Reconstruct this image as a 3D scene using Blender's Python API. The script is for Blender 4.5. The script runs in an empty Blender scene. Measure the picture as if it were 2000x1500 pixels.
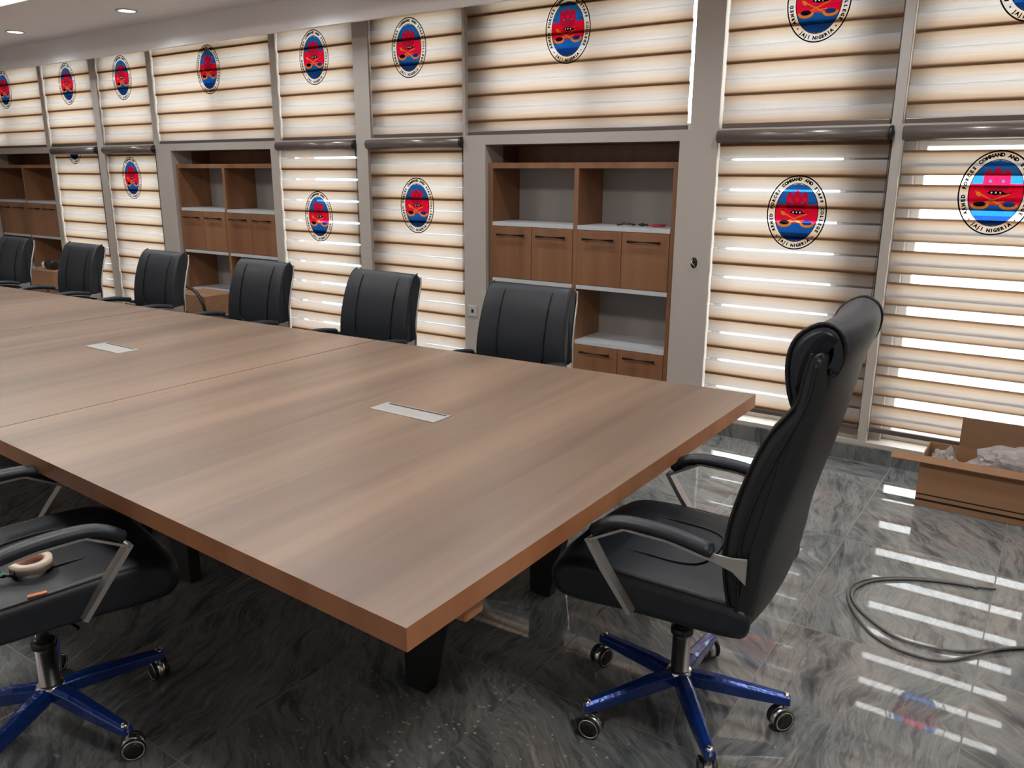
import bpy, bmesh, math, random
from mathutils import Vector, Matrix
PI = math.pi
SC = bpy.context.scene
C = SC.collection
random.seed(7)

# ------------------------------------------------------------------ camera
cam_d = bpy.data.cameras.new('camera')
cam_d.sensor_fit = 'HORIZONTAL'; cam_d.sensor_width = 36.0
cam_d.lens = 1567.8 / 2000.0 * 36.0
cam_d.clip_start = 0.05; cam_d.clip_end = 200
cam = bpy.data.objects.new('camera', cam_d); C.objects.link(cam)
yaw, pit, rol = math.radians(-34.4217), math.radians(14.7005), math.radians(0.2682)
fw = Vector((math.sin(yaw)*math.cos(pit), math.cos(yaw)*math.cos(pit), -math.sin(pit)))
rt = Vector((math.cos(yaw), -math.sin(yaw), 0.0)); up = rt.cross(fw)
r2 = math.cos(rol)*rt + math.sin(rol)*up; u2 = -math.sin(rol)*rt + math.cos(rol)*up
mw = Matrix((( r2.x, u2.x, -fw.x, 0.0), (r2.y, u2.y, -fw.y, 0.0), (r2.z, u2.z, -fw.z, 1.6), (0, 0, 0, 1)))
cam.matrix_world = mw
SC.camera = cam

# ------------------------------------------------------------------ world, exposure
wd = bpy.data.worlds.new('daylight'); SC.world = wd; wd.use_nodes = True
bg = wd.node_tree.nodes['Background']
bg.inputs['Color'].default_value = (0.95, 0.965, 1.0, 1)
bg.inputs['Strength'].default_value = 9.0
SC.view_settings.view_transform = 'Standard'; SC.view_settings.look = 'None'
SC.view_settings.gamma = 1.0; SC.view_settings.use_curve_mapping = False
SC.view_settings.exposure = 0.0

def area(name, loc, rot, sx, sy, power, col=(1, 1, 1), spread=180):
    l = bpy.data.lights.new(name, 'AREA'); l.shape = 'RECTANGLE'; l.size = sx; l.size_y = sy
    l.energy = power; l.color = col; l.spread = math.radians(spread)
    o = bpy.data.objects.new(name, l); o.location = loc; o.rotation_euler = rot; C.objects.link(o); return o

# ------------------------------------------------------------------ material helpers
def nm(name):
    m = bpy.data.materials.new(name); m.use_nodes = True
    nt = m.node_tree; nt.nodes.clear()
    out = nt.nodes.new('ShaderNodeOutputMaterial')
    return m, nt, out
def node(nt, t, **kw):
    n = nt.nodes.new('ShaderNode' + t)
    for k, v in kw.items(): setattr(n, k, v)
    return n
def link(nt, a, b): nt.links.new(a, b)
def plain(name, col, rough=0.5, metal=0.0, coat=0.0, spec=0.5, noise=0.0, nscale=20, bump=0.0):
    m, nt, out = nm(name)
    b = node(nt, 'BsdfPrincipled')
    b.inputs['Base Color'].default_value = (*col, 1); b.inputs['Roughness'].default_value = rough
    b.inputs['Metallic'].default_value = metal; b.inputs['Coat Weight'].default_value = coat
    b.inputs['Specular IOR Level'].default_value = spec
    if noise or bump:
        tc = node(nt, 'TexCoord'); nz = node(nt, 'TexNoise'); nz.inputs['Scale'].default_value = nscale
        nz.inputs['Detail'].default_value = 4
        link(nt, tc.outputs['Object'], nz.inputs['Vector'])
        if noise:
            mx = node(nt, 'MixRGB', blend_type='MIX')
            mx.inputs[1].default_value = (*[c*(1-noise) for c in col], 1); mx.inputs[2].default_value = (*[min(1, c*(1+noise)) for c in col], 1)
            link(nt, nz.outputs['Fac'], mx.inputs[0]); link(nt, mx.outputs[0], b.inputs['Base Color'])
        if bump:
            bp = node(nt, 'Bump'); bp.inputs['Strength'].default_value = bump; bp.inputs['Distance'].default_value = 0.002
            link(nt, nz.outputs['Fac'], bp.inputs['Height']); link(nt, bp.outputs[0], b.inputs['Normal'])
    link(nt, b.outputs[0], out.inputs[0]); return m
def emit(name, col, s):
    m, nt, out = nm(name); e = node(nt, 'Emission')
    e.inputs[0].default_value = (*col, 1); e.inputs[1].default_value = s
    link(nt, e.outputs[0], out.inputs[0]); return m
def ramp(nt, stops):
    r = node(nt, 'ValToRGB'); els = r.color_ramp.elements
    while len(els) < len(stops): els.new(0.5)
    for e, (p, c) in zip(els, stops):
        e.position = p; e.color = (*c, 1) if len(c) == 3 else c
    return r
def mathn(nt, op, a, b=None, c=None, clamp=False):
    n = node(nt, 'Math', operation=op); n.use_clamp = clamp
    for i, v in enumerate((a, b, c)):
        if v is None: continue
        if isinstance(v, (int, float)): n.inputs[i].default_value = v
        else: link(nt, v, n.inputs[i])
    return n.outputs[0]

def wood(name, c1, c2, axis, sc=(1, 1, 1), rough=0.4, c3=None):
    """laminate; grain runs along `axis`"""
    m, nt, out = nm(name)
    b = node(nt, 'BsdfPrincipled'); b.inputs['Roughness'].default_value = rough
    g = node(nt, 'NewGeometry')
    s = [14.0, 14.0, 14.0]; s['XYZ'.index(axis)] = 0.7
    mp = node(nt, 'Mapping'); mp.inputs['Scale'].default_value = [s[i]*sc[i] for i in range(3)]
    link(nt, g.outputs['Position'], mp.inputs[0])
    n1 = node(nt, 'TexNoise'); n1.inputs['Scale'].default_value = 1.0; n1.inputs['Detail'].default_value = 8; n1.inputs['Distortion'].default_value = 0.6
    link(nt, mp.outputs[0], n1.inputs['Vector'])
    mp2 = node(nt, 'Mapping'); mp2.inputs['Scale'].default_value = [s[i]*sc[i]*0.22 for i in range(3)]
    link(nt, g.outputs['Position'], mp2.inputs[0])
    n2 = node(nt, 'TexNoise'); n2.inputs['Scale'].default_value = 1.0; n2.inputs['Detail'].default_value = 3; n2.inputs['Distortion'].default_value = 1.2
    link(nt, mp2.outputs[0], n2.inputs['Vector'])
    f = mathn(nt, 'ADD', mathn(nt, 'MULTIPLY', n1.outputs['Fac'], 0.35), mathn(nt, 'MULTIPLY', n2.outputs['Fac'], 0.65))
    r = ramp(nt, [(0.36, c1), (0.50, tuple((a+b_)/2 for a, b_ in zip(c1, c2))), (0.64, c2)])
    link(nt, f, r.inputs[0]); link(nt, r.outputs[0], b.inputs['Base Color'])
    link(nt, b.outputs[0], out.inputs[0]); return m

M = {}
M['wall'] = plain('cream_paint', (0.46, 0.405, 0.36), 0.6, noise=0.03, nscale=3)
M['ceil'] = plain('ceiling_paint', (0.93, 0.89, 0.88), 0.55)
M['sill'] = plain('window_frame_white', (0.75, 0.72, 0.66), 0.4)
M['alu'] = plain('brown_aluminium', (0.13, 0.10, 0.085), 0.35, metal=0.3)
M['cover'] = plain('blind_cassette', (0.20, 0.165, 0.15), 0.30, metal=0.45)
M['blackp'] = plain('black_plastic', (0.012, 0.011, 0.011), 0.35)
M['leather'] = plain('dark_leather', (0.012, 0.0155, 0.022), 0.44, spec=0.42, bump=0.25, nscale=260)
M['leather_side'] = plain('dark_leather_side', (0.015, 0.0175, 0.0195), 0.48, spec=0.4, bump=0.25, nscale=260)
M['pipe'] = plain('piping', (0.004, 0.004, 0.005), 0.5)
M['chrome'] = plain('chrome', (0.72, 0.72, 0.72), 0.22, metal=1.0)
M['satin'] = plain('satin_metal', (0.52, 0.50, 0.48), 0.32, metal=0.9)
M['blue'] = plain('blue_film', (0.010, 0.045, 0.25), 0.22, metal=0.35, coat=0.6, noise=0.5, nscale=70, bump=0.8)
M['tire'] = plain('caster_tire', (0.012, 0.012, 0.012), 0.45)
M['carton'] = wood('cardboard', (0.26, 0.13, 0.065), (0.34, 0.18, 0.09), 'X', rough=0.75)
M['carton_in'] = plain('cardboard_inside', (0.23, 0.125, 0.065), 0.8, noise=0.06)
M['table'] = wood('table_laminate', (0.120, 0.074, 0.053), (0.250, 0.162, 0.112), 'Y', sc=(0.9, 0.9, 1), rough=0.36)
M['table_edge'] = wood('table_edge_band', (0.33, 0.122, 0.048), (0.48, 0.215, 0.092), 'Z', sc=(0.7, 0.7, 1), rough=0.38)
M['cab'] = wood('cabinet_laminate', (0.20, 0.085, 0.038), (0.31, 0.145, 0.068), 'Z', sc=(0.8, 0.8, 0.8), rough=0.4)
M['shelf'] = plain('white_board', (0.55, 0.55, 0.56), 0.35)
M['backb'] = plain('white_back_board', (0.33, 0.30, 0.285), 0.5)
M['black'] = plain('black_metal', (0.008, 0.008, 0.008), 0.45)
M['socket'] = plain('grey_plate', (0.50, 0.47, 0.44), 0.3)
M['sockalu'] = plain('brushed_aluminium', (0.46, 0.46, 0.45), 0.38, metal=0.5)
M['lamp'] = emit('lamp_glow', (0.88, 0.97, 1.0), 9.0)
M['cove'] = emit('cove_glow', (0.90, 0.98, 0.97), 3.5)
M['cable'] = plain('grey_cable', (0.13, 0.12, 0.11), 0.4)
M['cablek'] = plain('black_cable', (0.01, 0.01, 0.01), 0.4)
M['tape'] = plain('masking_tape', (0.62, 0.52, 0.42), 0.6)
M['tapec'] = plain('tape_core', (0.35, 0.16, 0.12), 0.7)
M['green'] = plain('green_plastic', (0.02, 0.16, 0.09), 0.4)
M['orange'] = plain('orange_tag', (0.55, 0.16, 0.04), 0.5)
M['red'] = plain('red_handle', (0.45, 0.015, 0.04), 0.4)
M['out'] = plain('outside_ground', (0.74, 0.76, 0.70), 0.9, noise=0.2, nscale=2)
M['ink_k'] = None

def filt(name, col, d=0.12):
    """ink printed on the blind: filters the daylight behind it and reflects a little"""
    m, nt, out = nm(name)
    t = node(nt, 'BsdfTransparent'); t.inputs[0].default_value = (*col, 1)
    df = node(nt, 'BsdfDiffuse'); df.inputs[0].default_value = (*[c*0.8 for c in col], 1)
    mx = node(nt, 'MixShader'); mx.inputs[0].default_value = d
    link(nt, t.outputs[0], mx.inputs[1]); link(nt, df.outputs[0], mx.inputs[2]); link(nt, mx.outputs[0], out.inputs[0]); return m
INK = [filt('ink_black', (0.012, 0.010, 0.010)), filt('ink_sky_blue', (0.02, 0.16, 0.55)), filt('ink_red', (0.85, 0.01, 0.06)),
       filt('ink_navy', (0.010, 0.06, 0.30)), filt('ink_gold', (0.80, 0.28, 0.03)), filt('ink_dark_red', (0.55, 0.012, 0.06)), filt('ink_white', (0.95, 0.93, 0.92)),
       filt('ink_blue', (0.015, 0.15, 0.62))]

PIT = 0.1725
def fabric(name, z0, lo, hi, flip=False):
    """zebra blind cloth: dense woven bands between open net bands; dense where lo < fract((z-z0)/PIT) < hi"""
    m, nt, out = nm(name)
    g = node(nt, 'NewGeometry'); sp = node(nt, 'SeparateXYZ'); link(nt, g.outputs['Position'], sp.inputs[0])
    v = mathn(nt, 'FRACT', mathn(nt, 'DIVIDE', mathn(nt, 'SUBTRACT', sp.outputs['Z'], z0 + lo*PIT - 10*PIT), PIT))
    w = hi - lo; e = 0.022
    a = mathn(nt, 'DIVIDE', v, e, clamp=True)
    b = mathn(nt, 'DIVIDE', mathn(nt, 'SUBTRACT', w, v), e, clamp=True)
    op = mathn(nt, 'MULTIPLY', a, b)
    mp = node(nt, 'Mapping'); mp.inputs['Scale'].default_value = (3.0, 1, 160); link(nt, g.outputs['Position'], mp.inputs[0])
    nz = node(nt, 'TexNoise'); nz.inputs['Scale'].default_value = 1.0; link(nt, mp.outputs[0], nz.inputs['Vector'])
    # shade of the cloth overlap painted at one band edge, paling backlight toward the other
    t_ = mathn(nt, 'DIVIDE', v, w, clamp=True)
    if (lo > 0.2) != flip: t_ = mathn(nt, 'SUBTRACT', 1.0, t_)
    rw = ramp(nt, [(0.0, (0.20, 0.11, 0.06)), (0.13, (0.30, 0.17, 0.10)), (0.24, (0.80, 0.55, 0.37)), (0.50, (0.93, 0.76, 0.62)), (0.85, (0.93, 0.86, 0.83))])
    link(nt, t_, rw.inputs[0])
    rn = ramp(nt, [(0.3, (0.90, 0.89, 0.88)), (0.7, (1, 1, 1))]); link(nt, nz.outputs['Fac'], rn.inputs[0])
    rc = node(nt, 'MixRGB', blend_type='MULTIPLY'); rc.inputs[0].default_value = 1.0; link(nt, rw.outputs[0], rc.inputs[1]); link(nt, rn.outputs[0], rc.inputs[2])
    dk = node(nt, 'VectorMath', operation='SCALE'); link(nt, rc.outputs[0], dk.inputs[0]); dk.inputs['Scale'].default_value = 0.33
    tl = node(nt, 'BsdfTranslucent'); link(nt, dk.outputs[0], tl.inputs[0])
    df = node(nt, 'BsdfDiffuse'); link(nt, rc.outputs[0], df.inputs[0])
    dense = node(nt, 'MixShader'); dense.inputs[0].default_value = 0.36
    link(nt, tl.outputs[0], dense.inputs[1]); link(nt, df.outputs[0], dense.inputs[2])
    tr = node(nt, 'BsdfTransparent'); tr.inputs[0].default_value = (0.96, 0.95, 0.94, 1)
    tl2 = node(nt, 'BsdfTranslucent'); tl2.inputs[0].default_value = (0.32, 0.29, 0.28, 1)
    net = node(nt, 'MixShader'); net.inputs[0].default_value = 0.26
    link(nt, tr.outputs[0], net.inputs[1]); link(nt, tl2.outputs[0], net.inputs[2])
    mx = node(nt, 'MixShader'); link(nt, op, mx.inputs[0]); link(nt, net.outputs[0], mx.inputs[1]); link(nt, dense.outputs[0], mx.inputs[2])
    link(nt, mx.outputs[0], out.inputs[0]); return m

def glass_mat():
    m, nt, out = nm('window_glass')
    t = node(nt, 'BsdfTransparent'); t.inputs[0].default_value = (0.95, 0.97, 0.96, 1)
    gl = node(nt, 'BsdfGlossy'); gl.inputs['Roughness'].default_value = 0.02
    mx = node(nt, 'MixShader'); mx.inputs[0].default_value = 0.06
    link(nt, t.outputs[0], mx.inputs[1]); link(nt, gl.outputs[0], mx.inputs[2]); link(nt, mx.outputs[0], out.inputs[0]); return m
M['glass'] = glass_mat()

def plastic_bag():
    m, nt, out = nm('clear_plastic')
    t = node(nt, 'BsdfTransparent'); t.inputs[0].default_value = (0.93, 0.92, 0.93, 1)
    gl = node(nt, 'BsdfPrincipled'); gl.inputs['Base Color'].default_value = (0.62, 0.58, 0.58, 1); gl.inputs['Roughness'].default_value = 0.12
    mx = node(nt, 'MixShader'); mx.inputs[0].default_value = 0.45
    link(nt, t.outputs[0], mx.inputs[1]); link(nt, gl.outputs[0], mx.inputs[2]); link(nt, mx.outputs[0], out.inputs[0]); return m
M['bag'] = plastic_bag()

TX0, TXW, TY0, TYW = -0.647, 0.6, 1.9085, 0.859
def marble(name, grout=True, dark=1.0):
    m, nt, out = nm(name)
    b = node(nt, 'BsdfPrincipled')
    g = node(nt, 'NewGeometry'); sp = node(nt, 'SeparateXYZ'); link(nt, g.outputs['Position'], sp.inputs[0])
    tx = mathn(nt, 'DIVIDE', mathn(nt, 'SUBTRACT', sp.outputs['X'], TX0 - 60*TXW), TXW)
    ty = mathn(nt, 'DIVIDE', mathn(nt, 'SUBTRACT', sp.outputs['Y'], TY0 - 60*TYW), TYW)
    ix = mathn(nt, 'FLOOR', tx); iy = mathn(nt, 'FLOOR', ty)
    cb = node(nt, 'CombineXYZ'); link(nt, ix, cb.inputs[0]); link(nt, iy, cb.inputs[1])
    wn = node(nt, 'TexWhiteNoise'); wn.noise_dimensions = '2D'; link(nt, cb.outputs[0], wn.inputs['Vector'])
    # every slab is its own cut: shift and turn the veining per tile
    sc = node(nt, 'VectorMath', operation='SCALE'); link(nt, wn.outputs['Color'], sc.inputs[0]); sc.inputs['Scale'].default_value = 9.0
    ad = node(nt, 'VectorMath', operation='ADD'); link(nt, g.outputs['Position'], ad.inputs[0]); link(nt, sc.outputs[0], ad.inputs[1])
    vr = node(nt, 'VectorRotate', rotation_type='Z_AXIS'); link(nt, ad.outputs[0], vr.inputs['Vector'])
    link(nt, mathn(nt, 'ADD', mathn(nt, 'MULTIPLY', wn.outputs['Value'], 1.3), 0.35), vr.inputs['Angle'])
    w1 = node(nt, 'TexNoise'); w1.inputs['Scale'].default_value = 1.6; w1.inputs['Detail'].default_value = 3; link(nt, vr.outputs[0], w1.inputs['Vector'])
    ws = node(nt, 'VectorMath', operation='SCALE'); link(nt, w1.outputs['Color'], ws.inputs[0]); ws.inputs['Scale'].default_value = 0.38
    wa = node(nt, 'VectorMath', operation='ADD'); link(nt, vr.outputs[0], wa.inputs[0]); link(nt, ws.outputs[0], wa.inputs[1])
    mp = node(nt, 'Mapping'); mp.inputs['Scale'].default_value = (1.8, 8.5, 1.0); link(nt, wa.outputs[0], mp.inputs[0])
    n1 = node(nt, 'TexNoise'); n1.inputs['Scale'].default_value = 1.7; n1.inputs['Detail'].default_value = 9; n1.inputs['Roughness'].default_value = 0.68; n1.inputs['Distortion'].default_value = 0.15
    link(nt, mp.outputs[0], n1.inputs['Vector'])
    n2 = node(nt, 'TexNoise'); n2.inputs['Scale'].default_value = 2.2; n2.inputs['Detail'].default_value = 4; link(nt, wa.outputs[0], n2.inputs['Vector'])
    d = dark*2.7
    r1 = ramp(nt, [(0.28, (0.016*d, 0.017*d, 0.018*d)), (0.43, (0.047*d, 0.048*d, 0.048*d)), (0.52, (0.084*d, 0.084*d, 0.081*d)), (0.60, (0.058*d, 0.058*d, 0.056*d)), (0.70, (0.150*d, 0.145*d, 0.134*d))])
    # thin crossing veins
    mp3 = node(nt, 'Mapping'); mp3.inputs['Scale'].default_value = (2.6, 17.0, 1.0); link(nt, wa.outputs[0], mp3.inputs[0])
    n4 = node(nt, 'TexNoise'); n4.inputs['Scale'].default_value = 1.5; n4.inputs['Detail'].default_value = 6; n4.inputs['Distortion'].default_value = 0.2; link(nt, mp3.outputs[0], n4.inputs['Vector'])
    vein = mathn(nt, 'SUBTRACT', 1.0, mathn(nt, 'MULTIPLY', mathn(nt, 'ABSOLUTE', mathn(nt, 'SUBTRACT', n4.outputs['Fac'], 0.5)), 22.0), clamp=True)
    link(nt, n1.outputs['Fac'], r1.inputs[0])
    r2_ = ramp(nt, [(0.34, (0.62, 0.70, 0.76)), (0.50, (0.96, 1, 1.03)), (0.68, (1.16, 1.06, 1.06))]); link(nt, n2.outputs['Fac'], r2_.inputs[0])
    mu = node(nt, 'MixRGB', blend_type='MULTIPLY'); mu.inputs[0].default_value = 0.85
    link(nt, r1.outputs[0], mu.inputs[1]); link(nt, r2_.outputs[0], mu.inputs[2])
    mv = node(nt, 'MixRGB'); link(nt, mathn(nt, 'MULTIPLY', vein, 0.35), mv.inputs[0]); link(nt, mu.outputs[0], mv.inputs[1]); mv.inputs[2].default_value = (0.13*d, 0.125*d, 0.115*d, 1)
    col = mv.outputs[0]
    # fine pale grit lying on the polished stone
    vo = node(nt, 'TexVoronoi'); vo.inputs['Scale'].default_value = 48; link(nt, g.outputs['Position'], vo.inputs['Vector'])
    n3 = node(nt, 'TexNoise'); n3.inputs['Scale'].default_value = 5; link(nt, g.outputs['Position'], n3.inputs['Vector'])
    ds = node(nt, 'VectorMath', operation='DISTANCE'); link(nt, g.outputs['Position'], ds.inputs[0]); ds.inputs[1].default_value = (-1.15, 1.35, 0)
    fall = mathn(nt, 'SUBTRACT', 1.0, mathn(nt, 'DIVIDE', ds.outputs['Value'], 1.1), clamp=True)
    th = mathn(nt, 'MULTIPLY', mathn(nt, 'MULTIPLY', n3.outputs['Fac'], fall), 0.62)
    sp_ = mathn(nt, 'LESS_THAN', vo.outputs['Distance'], th)
    sel = mathn(nt, 'GREATER_THAN', vo.outputs['Color'], 0.60)
    gm = mathn(nt, 'MULTIPLY', sp_, sel)
    mg = node(nt, 'MixRGB'); link(nt, mathn(nt, 'MULTIPLY', gm, 0.8), mg.inputs[0]); link(nt, col, mg.inputs[1]); mg.inputs[2].default_value = (0.55, 0.53, 0.5, 1)
    col = mg.outputs[0]
    if grout:
        def line(t, half):
            f = mathn(nt, 'FRACT', t)
            return mathn(nt, 'MAXIMUM', mathn(nt, 'LESS_THAN', f, half), mathn(nt, 'GREATER_THAN', f, 1-half))
        gr = mathn(nt, 'MAXIMUM', line(tx, 0.0042), line(ty, 0.0030))
        mx = node(nt, 'MixRGB'); link(nt, gr, mx.inputs[0]); link(nt, col, mx.inputs[1]); mx.inputs[2].default_value = (0.17, 0.155, 0.135, 1)
        col = mx.outputs[0]
        rr = mathn(nt, 'ADD', mathn(nt, 'MULTIPLY', gr, 0.5), 0.028)
        link(nt, rr, b.inputs['Roughness'])
    else:
        b.inputs['Roughness'].default_value = 0.12
    link(nt, col, b.inputs['Base Color']); b.inputs['Specular IOR Level'].default_value = 0.8
    link(nt, b.outputs[0], out.inputs[0]); return m
M['floor'] = marble('polished_marble')
M['skirt'] = marble('dark_marble_skirting', False, 0.7)

# ------------------------------------------------------------------ mesh helpers
def quad_box(bm, x0, x1, y0, y1, z0, z1, mi=0, mat=None):
    vs = [Vector(p) for p in ((x0,y0,z0),(x1,y0,z0),(x1,y1,z0),(x0,y1,z0),(x0,y0,z1),(x1,y0,z1),(x1,y1,z1),(x0,y1,z1))]
    if mat is not None: vs = [mat @ v for v in vs]
    v = [bm.verts.new(p) for p in vs]
    for f in ((0,3,2,1),(4,5,6,7),(0,1,5,4),(1,2,6,5),(2,3,7,6),(3,0,4,7)):
        fc = bm.faces.new([v[i] for i in f]); fc.material_index = mi
    return v
def frame_at(p, d):
    d = d.normalized(); a = Vector((0, 0, 1)) if abs(d.z) < 0.9 else Vector((1, 0, 0))
    u = d.cross(a).normalized(); w = u.cross(d).normalized(); return u, w
def tube(bm, pts, r, n=10, mi=0, closed=False, rz=None, caps=True):
    """round tube through pts; r may be a list; rz scales the second axis (flat bars)"""
    pts = [Vector(p) for p in pts]; N = len(pts); rings = []
    if isinstance(r, (list, tuple)) and len(r) != N:
        r = [r[min(int(i*(len(r)-1)/(N-1)), len(r)-2)]*(1-(i*(len(r)-1)/(N-1))%1 if i < N-1 else 0) + r[min(int(i*(len(r)-1)/(N-1))+1, len(r)-1)]*((i*(len(r)-1)/(N-1))%1 if i < N-1 else 1) for i in range(N)]
    u = None
    for i, p in enumerate(pts):
        if closed: d = pts[(i+1) % N] - pts[i-1]
        else: d = pts[min(i+1, N-1)] - pts[max(i-1, 0)]
        d.normalize()
        if u is None: u, w = frame_at(p, d)
        else:
            u = (u - d*u.dot(d)); u = u.normalized() if u.length > 1e-6 else frame_at(p, d)[0]; w = d.cross(u)
        ri = r[i] if isinstance(r, (list, tuple)) else r
        k = 1.0 if rz is None else rz
        rings.append([bm.verts.new(p + (u*math.cos(2*PI*j/n) + w*k*math.sin(2*PI*j/n))*ri) for j in range(n)])
    M_ = N if closed else N-1
    for i in range(M_):
        a, b = rings[i], rings[(i+1) % N]
        for j in range(n):
            f = bm.faces.new((a[j], a[(j+1) % n], b[(j+1) % n], b[j])); f.smooth = True; f.material_index = mi
    if caps and not closed:
        f = bm.faces.new(rings[0][::-1]); f.material_index = mi
        f = bm.faces.new(rings[-1]); f.material_index = mi
def lathe(bm, prof, n=20, mat=None, mi=0):
    mat = mat or Matrix.Identity(4); rings = []
    for r, z in prof:
        if r < 1e-6: rings.append([bm.verts.new(mat @ Vector((0, 0, z)))])
        else: rings.append([bm.verts.new(mat @ Vector((r*math.cos(2*PI*j/n), r*math.sin(2*PI*j/n), z))) for j in range(n)])
    for a, b in zip(rings, rings[1:]):
        for j in range(n):
            k = (j+1) % n
            if len(a) == 1 and len(b) == 1: continue
            if len(a) == 1: f = bm.faces.new((a[0], b[k], b[j]))
            elif len(b) == 1: f = bm.faces.new((a[j], a[k], b[0]))
            else: f = bm.faces.new((a[j], a[k], b[k], b[j]))
            f.smooth = True; f.material_index = mi
def smooth_poly(pts, it=2):
    for _ in range(it):
        q = []
        for i in range(len(pts)):
            a, b = pts[i], pts[(i+1) % len(pts)]
            q += [(a[0]*.75+b[0]*.25, a[1]*.75+b[1]*.25), (a[0]*.25+b[0]*.75, a[1]*.25+b[1]*.75)]
        pts = q
    return pts
def smooth_line(pts, it=2):
    pts = [Vector(p) for p in pts]
    for _ in range(it):
        q = [pts[0]]
        for a, b in zip(pts, pts[1:]): q += [a*.75+b*.25, a*.25+b*.75]
        q.append(pts[-1]); pts = q
    return pts
def slab(bm, prof, hw, r, wf=None, mi=0, bow=None):
    """solid whose side outline is prof [(y,z)...], from x=-hw to hw, with side edges rounded by r.
    wf(z) scales the width, bow(t,z) shifts y across the width"""
    n = len(prof)
    A = sum(prof[i][0]*prof[(i+1) % n][1]-prof[(i+1) % n][0]*prof[i][1] for i in range(n))
    if A < 0: prof = prof[::-1]
    nr = []
    for i in range(n):
        a, b = prof[i-1], prof[(i+1) % n]; dx, dz = b[0]-a[0], b[1]-a[1]; L = math.hypot(dx, dz) or 1
        nr.append((-dz/L, dx/L))
    st = [0, .06, .17, .35, .6, 1.0]
    off = [(s*r, r - math.sqrt(max(0, r*r-(r-s*r)**2))) for s in st]
    mids = [-0.75, -0.5, -0.25, 0, .25, .5, .75]
    xs = [(-hw+a, b) for a, b in off] + [(m*(hw-r), 0) for m in mids] + [(hw-a, b) for a, b in off[::-1]]
    rings = []
    for x, ins in xs:
        ring = []
        for (y, z), (ny, nz) in zip(prof, nr):
            yy, zz = y+ny*ins, z+nz*ins
            xx = x*(wf(z) if wf else 1)
            if bow: yy += bow(x/hw, z)
            ring.append(bm.verts.new((xx, yy, zz)))
        rings.append(ring)
    for a, b in zip(rings, rings[1:]):
        for j in range(n):
            k = (j+1) % n
            f = bm.faces.new((a[j], a[k], b[k], b[j])); f.smooth = True; f.material_index = mi
    for ring, rev in ((rings[0], True), (rings[-1], False)):
        cy = sum(v.co.y for v in ring)/n; cz = sum(v.co.z for v in ring)/n
        f = bm.faces.new(ring[::-1] if rev else ring); f.smooth = False; f.material_index = mi
def obj(name, bm, mats, parent=None, bevel=0.0, sub=0, loc=None):
    bmesh.ops.recalc_face_normals(bm, faces=bm.faces[:])
    me = bpy.data.meshes.new(name); bm.to_mesh(me); bm.free()
    for m in (mats if isinstance(mats, (list, tuple)) else [mats]): me.materials.append(m)
    o = bpy.data.objects.new(name, me); C.objects.link(o)
    if bevel:
        b = o.modifiers.new('bevel', 'BEVEL'); b.width = bevel; b.segments = 2; b.limit_method = 'ANGLE'; b.angle_limit = math.radians(50)
    if sub:
        s = o.modifiers.new('sub', 'SUBSURF'); s.levels = sub; s.render_levels = sub
    if parent is not None: o.parent = parent
    if loc is not None: o.location = loc
    return o
def boxes(name, bl, mat, parent=None, bevel=0.0):
    bm = bmesh.new()
    for b in bl: quad_box(bm, *b)
    return obj(name, bm, mat, parent, bevel)
def tag(o, label=None, cat=None, group=None, kind=None):
    if label: o['label'] = label
    if cat: o['category'] = cat
    if group: o['group'] = group
    if kind: o['kind'] = kind
    return o
def thing(name, label, cat, loc=(0, 0, 0), rz=0, group=None):
    o = bpy.data.objects.new(name, None); C.objects.link(o); o.empty_display_size = 0.05
    o.location = loc; o.rotation_euler = (0, 0, rz); return tag(o, label, cat, group)
def struct(name, bl, mat, bevel=0.0):
    return tag(boxes(name, bl, mat, None, bevel), kind='structure')
def dup(o, parent=None):
    c = o.copy(); C.objects.link(c)
    if parent is not None: c.parent = parent
    for ch in list(o.children): dup(ch, c)
    return c

# ------------------------------------------------------------------ room shell
XL, XR, YB, YW = -11.95, 2.6, -2.6, 4.76
ZH, ZO, ZU = 1.86, 1.795, 2.78       # transom top, opening top, upper window top
struct('floor', [(XL-.2, XR+.2, YB-.2, 5.25, -0.12, 0.0)], M['floor'])
struct('wall_left', [(XL-.2, XL, YB-.2, 5.25, 0, 3.3)], M['wall'])
struct('wall_right', [(XR, XR+.2, YB-.2, 5.25, 0, 3.3)], M['wall'])
struct('wall_front', [(XL, XR, YB-.2, YB, 0, 3.3)], M['wall'])
D1 = 4.98
wb = []
# full height posts between the windows, and the wall above the upper windows
wb.append((XL, XR, YW, D1, ZU, 3.3))
posts_up = [(XL, -11.45), (-9.575, -9.505), (-8.53, -8.42), (-7.515, -7.445), (-5.735, -5.66), (-4.765, -4.605), (-3.70, -3.675), (-1.975, -1.80), (-.86, -.81), (.13, .33), (1.9, XR)]
for a, b in posts_up: wb.append((a, b, YW, D1, ZH, ZU))
posts_lo = [(XL, -11.01), (-9.548, -9.465), (-8.535, -8.415), (-7.50, -7.25), (-5.80, -5.705), (-4.765, -4.645), (-3.695, -3.50), (-2.038, -1.80), (-.845, -.80), (.13, .26), (1.722, XR)]
for a, b in posts_lo: wb.append((a, b, YW, D1, 0, ZO))
wb.append((XL, XR, YW, D1, ZO, ZH))
for a, b in ((-9.465, -8.535), (-8.415, -7.50), (-5.705, -4.765), (-4.645, -3.695), (-1.80, -.845), (-.80, .13)): wb.append((a, b, YW, D1, 0, .115))
struct('wall_back', wb, M['wall'])
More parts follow.
